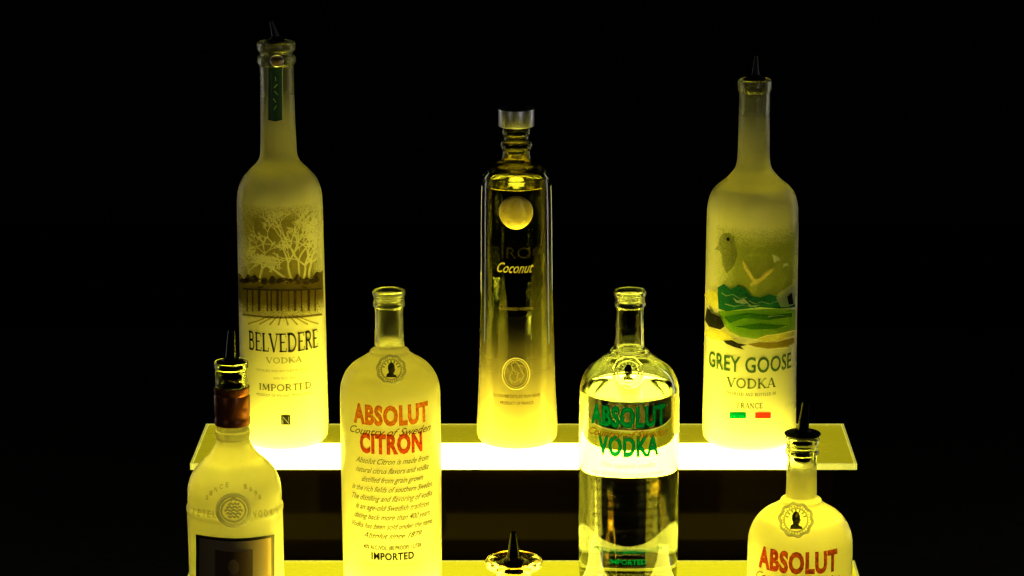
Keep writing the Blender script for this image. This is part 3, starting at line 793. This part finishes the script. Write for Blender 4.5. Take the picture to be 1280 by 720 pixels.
for p in ([(902, 366), (908, 370), (916, 368), (924, 373), (934, 372)], [(936, 376), (944, 380), (952, 377), (962, 380), (972, 376)], [(906, 380), (918, 383), (930, 381), (944, 386)], [(960, 396), (972, 394), (986, 396)]): b5.ribbon(bm, p, [1.4, .6], .0026)
link('mist_lines', bm, mat_ink('mist_ink', (.70, .86, .55), .35, (.5, .6, .45)), pic)
ink_obj('perched_bird', mat_ink('shadow_ink', (.68, .70, .55), .1, (.3, .3, .2)), [[(893, 312), (898, 306), (899, 298), (904, 292), (912, 291), (918, 296), (919, 306), (922, 318), (918, 332), (908, 342), (903, 332), (902, 318), (899, 313)]], b5.root, .0005)
ink_obj('bird_eye', I_dark, [circ(910, 299, 2.4, 12)], b5.root, .0032)
bm = bmesh.new(); b5.text(bm, 'GREY GOOSE', 937, 465.5, 18.5, 122, serif=False, bold=.016, off=.0006, spacing=1.02); link('lettering', bm, mat_ink('teal_letter_ink', (.18, .32, .17), .3, (.03, .09, .06)), b5.root, 'large dark green lettering')
bm = bmesh.new(); b5.text(bm, 'VODKA', 939, 485.5, 12, 64, serif=True); link('lettering', bm, I_olive, b5.root)
bm = bmesh.new(); b5.text(bm, 'DISTILLED AND BOTTLED IN', 939, 495, 3.5, 64, serif=True); b5.text(bm, 'FRANCE', 937.5, 510.5, 6.5, 32, serif=True); link('small_print', bm, I_grey, b5.root)
for cc, a_, c_ in (((.0, .32, .13), 912, 932.5), ((.85, .85, .75), 936.5, 940.5), ((.75, .05, .03), 944, 963.5)):
    ink_obj('flag_stripe', mat_ink('flag_ink', cc, .6, cc), [[(a_, 515.5), (c_, 515.5), (c_, 523), (a_, 523)]], b5.root, .0004)
# scalloped light edge of the thick base
bm = bmesh.new()
for i in range(34):
    x = 884 + i * 3.2; yy = 533 + 8.5 * sqrt(max(0, 1 - ((x - 936) / 58) ** 2))
    b5.ribbon(bm, [(x, yy - 2.5 - 1.5 * random.random()), (x + .4, yy + 1.5)], 1.2, .0004)
link('base_flutes', bm, M_relief, b5.root)

# ------------------------------------------------------------------ 6 cream shouldered bottle, copper collar
b6 = Bottle('liquor_bottle', 'stout frosted bottle with copper neck band, raised seal and dark picture label', 301.5, -.165, LOW,
  [(20, 452), (21.5, 453), (21.5, 459), (20, 462), (20, 482), (20.3, 484), (20.3, 527), (20.3, 527), (20.8, 529), (20.5, 536), (21.6, 538), (21.6, 545), (20.8, 548), (23, 556), (31, 568), (44, 580), (53, 592), (57.8, 606), (58.6, 618), (58.4, 627), (58.4, 627), (60.3, 631), (60.3, 635), (59.4, 638), (59.4, 660), (58.5, 760), (57, 860), (55, 905), (52, 912)], group='liquor bottles at the front')
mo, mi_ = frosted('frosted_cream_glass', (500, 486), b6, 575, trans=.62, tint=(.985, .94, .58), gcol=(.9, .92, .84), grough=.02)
b6.body(mo, mi_, M_foot, floor_px=8)
b6.liquid(575, M_disc, disc_only=True)
pourer(b6, 290, 412, 452, 17, 500, 15, w0=7, w1=4.5)
k = b6.k; bm = bmesh.new()
pr = []
for py in (483, 485, 490, 492, 494, 505, 517, 520, 522, 527, 529):
    pr.append((b6.r(b6.z(505)) + (.0012 if py not in (492, 520) else .0007), b6.z(py)))
pr = [(b6.r(b6.z(484)) + .0002, b6.z(482.5))] + pr + [(b6.r(b6.z(529)) + .0002, b6.z(529.5))]
lathe(bm, pr, b6.x, b6.y, 96, )
bmesh.ops.recalc_face_normals(bm, faces=bm.faces)
cu_ = link('neck_band', bm, mat_simple('copper_foil', (.40, .11, .03), .32, metal=.55, noise=.12, nscale=80, bump=.15), b6.root, 'copper brown foil band')
bm = bmesh.new(); b6.text(bm, '+', 305, 516, 7, 6, bold=.03, off=.0016); link('band_mark', bm, mat_simple('band_mark_red', (.25, .03, .01), .4), cu_)
cx, cy = 292, 638
bm = bmesh.new()
b6.tube(bm, circ(cx, cy, 20, 48, 19), .0017, 0, True); b6.tube(bm, circ(cx, cy, 15, 40, 14), .0008, 0, True)
seal = link('seal', bm, M_relief, b6.root, 'raised round seal in the same frosted glass')
bm = bmesh.new()
for q in range(5): b6.tube(bm, [(cx - 11 + abs(q - 2) * 2 + j * (22 - abs(q - 2) * 4) / 8, cy - 8 + q * 4 + 1.2 * sin(j * 2.2 + q)) for j in range(9)], .0008, .0002)
b6.tube(bm, [(cx - 4, cy - 12), (cx, cy - 17), (cx + 4, cy - 12)], .001, .0002)
link('seal_relief', bm, M_relief, seal)
bm = bmesh.new()
for ch, a_ in zip('SINCE  1691', range(11)):
    aa = radians(212 + 11.5 * a_)
    if ch != ' ': b6.text(bm, ch, cx + 39 * cos(aa), cy + 5 + 35 * sin(aa), 5, 4, bold=.03, off=.0004)
for ch, a_ in zip('KETEL', (240, 246.5, 253, 259.5, 266)): b6.text(bm, ch, a_ + 2, 644 + (a_ - 240) * .12, 8, 5.5, bold=.02, off=.0004)
for ch, a_ in zip('VODKA', (318, 325, 332, 339, 345)): b6.text(bm, ch, a_ + 1, 647 - (a_ - 318) * .12, 8, 5.5, bold=.02, off=.0004)
link('embossed_lettering', bm, mat_ink('embossed_edge', (.80, .78, .62), .1, (.6, .58, .4)), b6.root)
# label
def lab(x0, y0, x1, y1, sag, n=10):
    t_ = [(x0 + (x1 - x0) * i / n, y0 + sag * sin(pi * i / n)) for i in range(n + 1)]
    b_ = [(x1 + (x0 - x1) * i / n, y1 + sag * sin(pi * i / n)) for i in range(n + 1)]
    return t_ + b_
fr_ = ink_obj('label', mat_simple('dark_label_border', (.03, .025, .02), .4, noise=.1), [lab(245, 668, 343, 820, 5)], b6.root, .0005, b=b6)
ink_obj('label_panel', mat_simple('bronze_label', (.46, .33, .18), .36, metal=.25, noise=.15, nscale=30, bump=.3), [lab(249, 672, 339, 815, 5)], fr_, .0009, b=b6)
ink_obj('label_picture', mat_simple('sepia_picture_ground', (.12, .06, .025), .45, noise=.1), [lab(269, 687, 316, 790, 3)], fr_, .0013, b=b6)
ink_obj('portrait', mat_simple('sepia_light', (.36, .21, .09), .5, noise=.1, nscale=200), [circ(292, 709, 7, 22, 9.5)], fr_, .0018, b=b6, label='pale head in the dark portrait')
ink_obj('portrait', mat_simple('sepia_mid', (.24, .12, .045), .5, noise=.1, nscale=200), [[(287, 717), (297, 717), (300, 722), (309, 728), (312, 745), (312, 785), (273, 785), (273, 745), (276, 729), (284, 722)]], fr_, .0016, b=b6, label='darker shoulders in the portrait')
ink_obj('label_rule', mat_simple('pale_rule', (.45, .36, .18), .4, metal=.3), [[(266, 684), (319, 684), (319, 685.2), (266, 685.2)]], fr_, .0013, b=b6)
# ------------------------------------------------------------------ 7 frosted bottle, red lettering, pourer, front right
b7 = Bottle('vodka_bottle', 'frosted bottle with red lettering, round seal and black pourer, front right', 995, -.165, LOW, absprof(1.047, 546))
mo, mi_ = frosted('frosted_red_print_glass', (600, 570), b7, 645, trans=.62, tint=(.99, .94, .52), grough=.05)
b7.body(mo, mi_, M_foot, floor_px=8)
b7.liquid(645, M_disc, disc_only=True)
pourer(b7, 1007, 502, 541, 22, 578, 15, w0=7, w1=4.5)
medallion(b7, 995, 650, 20, wob=.9)
bm = bmesh.new(); b7.text(bm, 'ABSOLUT', 996, 716, 24, 108, bold=.05, spacing=1.08); link('lettering', bm, I_red, b7.root, 'bold red lettering')
bm = bmesh.new(); script(bm, b7, 'Country of Sweden', 996, 731, 9, 116); link('script_line', bm, I_brown, b7.root)
bm = bmesh.new(); b7.text(bm, 'VODKA', 996, 754, 24, 84, bold=.03); link('lettering', bm, I_red, b7.root)

# ------------------------------------------------------------------ 8 squat bottle with wide glass lip, front middle
b8 = Bottle('liquor_bottle', 'amber bottle with wide flat glass lip and black pourer, only its mouth in view', 643, -.168, LOW,
  [(26, 700), (34, 699), (36, 703), (33, 708), (24, 712), (21, 717), (21, 740), (23, 752), (34, 766), (46, 780), (51, 800), (51, 880), (50, 908), (46, 913)], group='liquor bottles at the front', wall=4)
b8.body(mat_glass('lip_glass', (.98, .95, .82), 1.5, .02), mat_glass('lip_glass_inside', (.98, .96, .88), 1.5, .02), floor_px=8)
b8.liquid(722, mat_glass('amber_liquor', (.96, .88, .70), 1.36), floor_px=8)
pourer(b8, 642, 664, 703, 20, 735, 14, w0=9.5, w1=3.5)

# ------------------------------------------------------------------ light: lit shelves, two tall soft lamps, black room
def area(name, loc, tgt, sx, sy, e, c=(1, 1, 1)):
    l = bpy.data.lights.new(name, 'AREA'); l.shape = 'RECTANGLE'; l.size = sx; l.size_y = sy; l.energy = e; l.color = c
    o = bpy.data.objects.new(name, l); COL.objects.link(o); o.location = loc
    o.rotation_euler = (Vector(tgt) - Vector(loc)).to_track_quat('-Z', 'Y').to_euler(); return o
area('softbox_right', (1.0, .62, .5), (0, 0, .35), .10, .9, .6, (1, .98, .95))
area('softbox_left', (-1.0, .62, .5), (0, 0, .35), .10, .9, .5, (1, .98, .95))
area('softbox_front_right', (.75, -1.3, .7), (0, 0, .35), .04, .8, .6, (1, .98, .96))
area('softbox_front_left', (-.9, -1.1, .7), (0, 0, .35), .02, .8, .2, (1, .98, .96))
w = bpy.data.worlds.new('World'); sc.world = w; w.use_nodes = True
w.node_tree.nodes['Background'].inputs[0].default_value = (0, 0, 0, 1); w.node_tree.nodes['Background'].inputs[1].default_value = 0
sc.view_settings.view_transform = 'Standard'; sc.view_settings.look = 'None'; sc.view_settings.exposure = 0; sc.view_settings.gamma = 1
sc.cycles.use_denoising = True
sc.cycles.max_bounces = 24; sc.cycles.transmission_bounces = 20; sc.cycles.transparent_max_bounces = 24; sc.cycles.diffuse_bounces = 12; sc.cycles.glossy_bounces = 10
sc.cycles.sample_clamp_indirect = 12
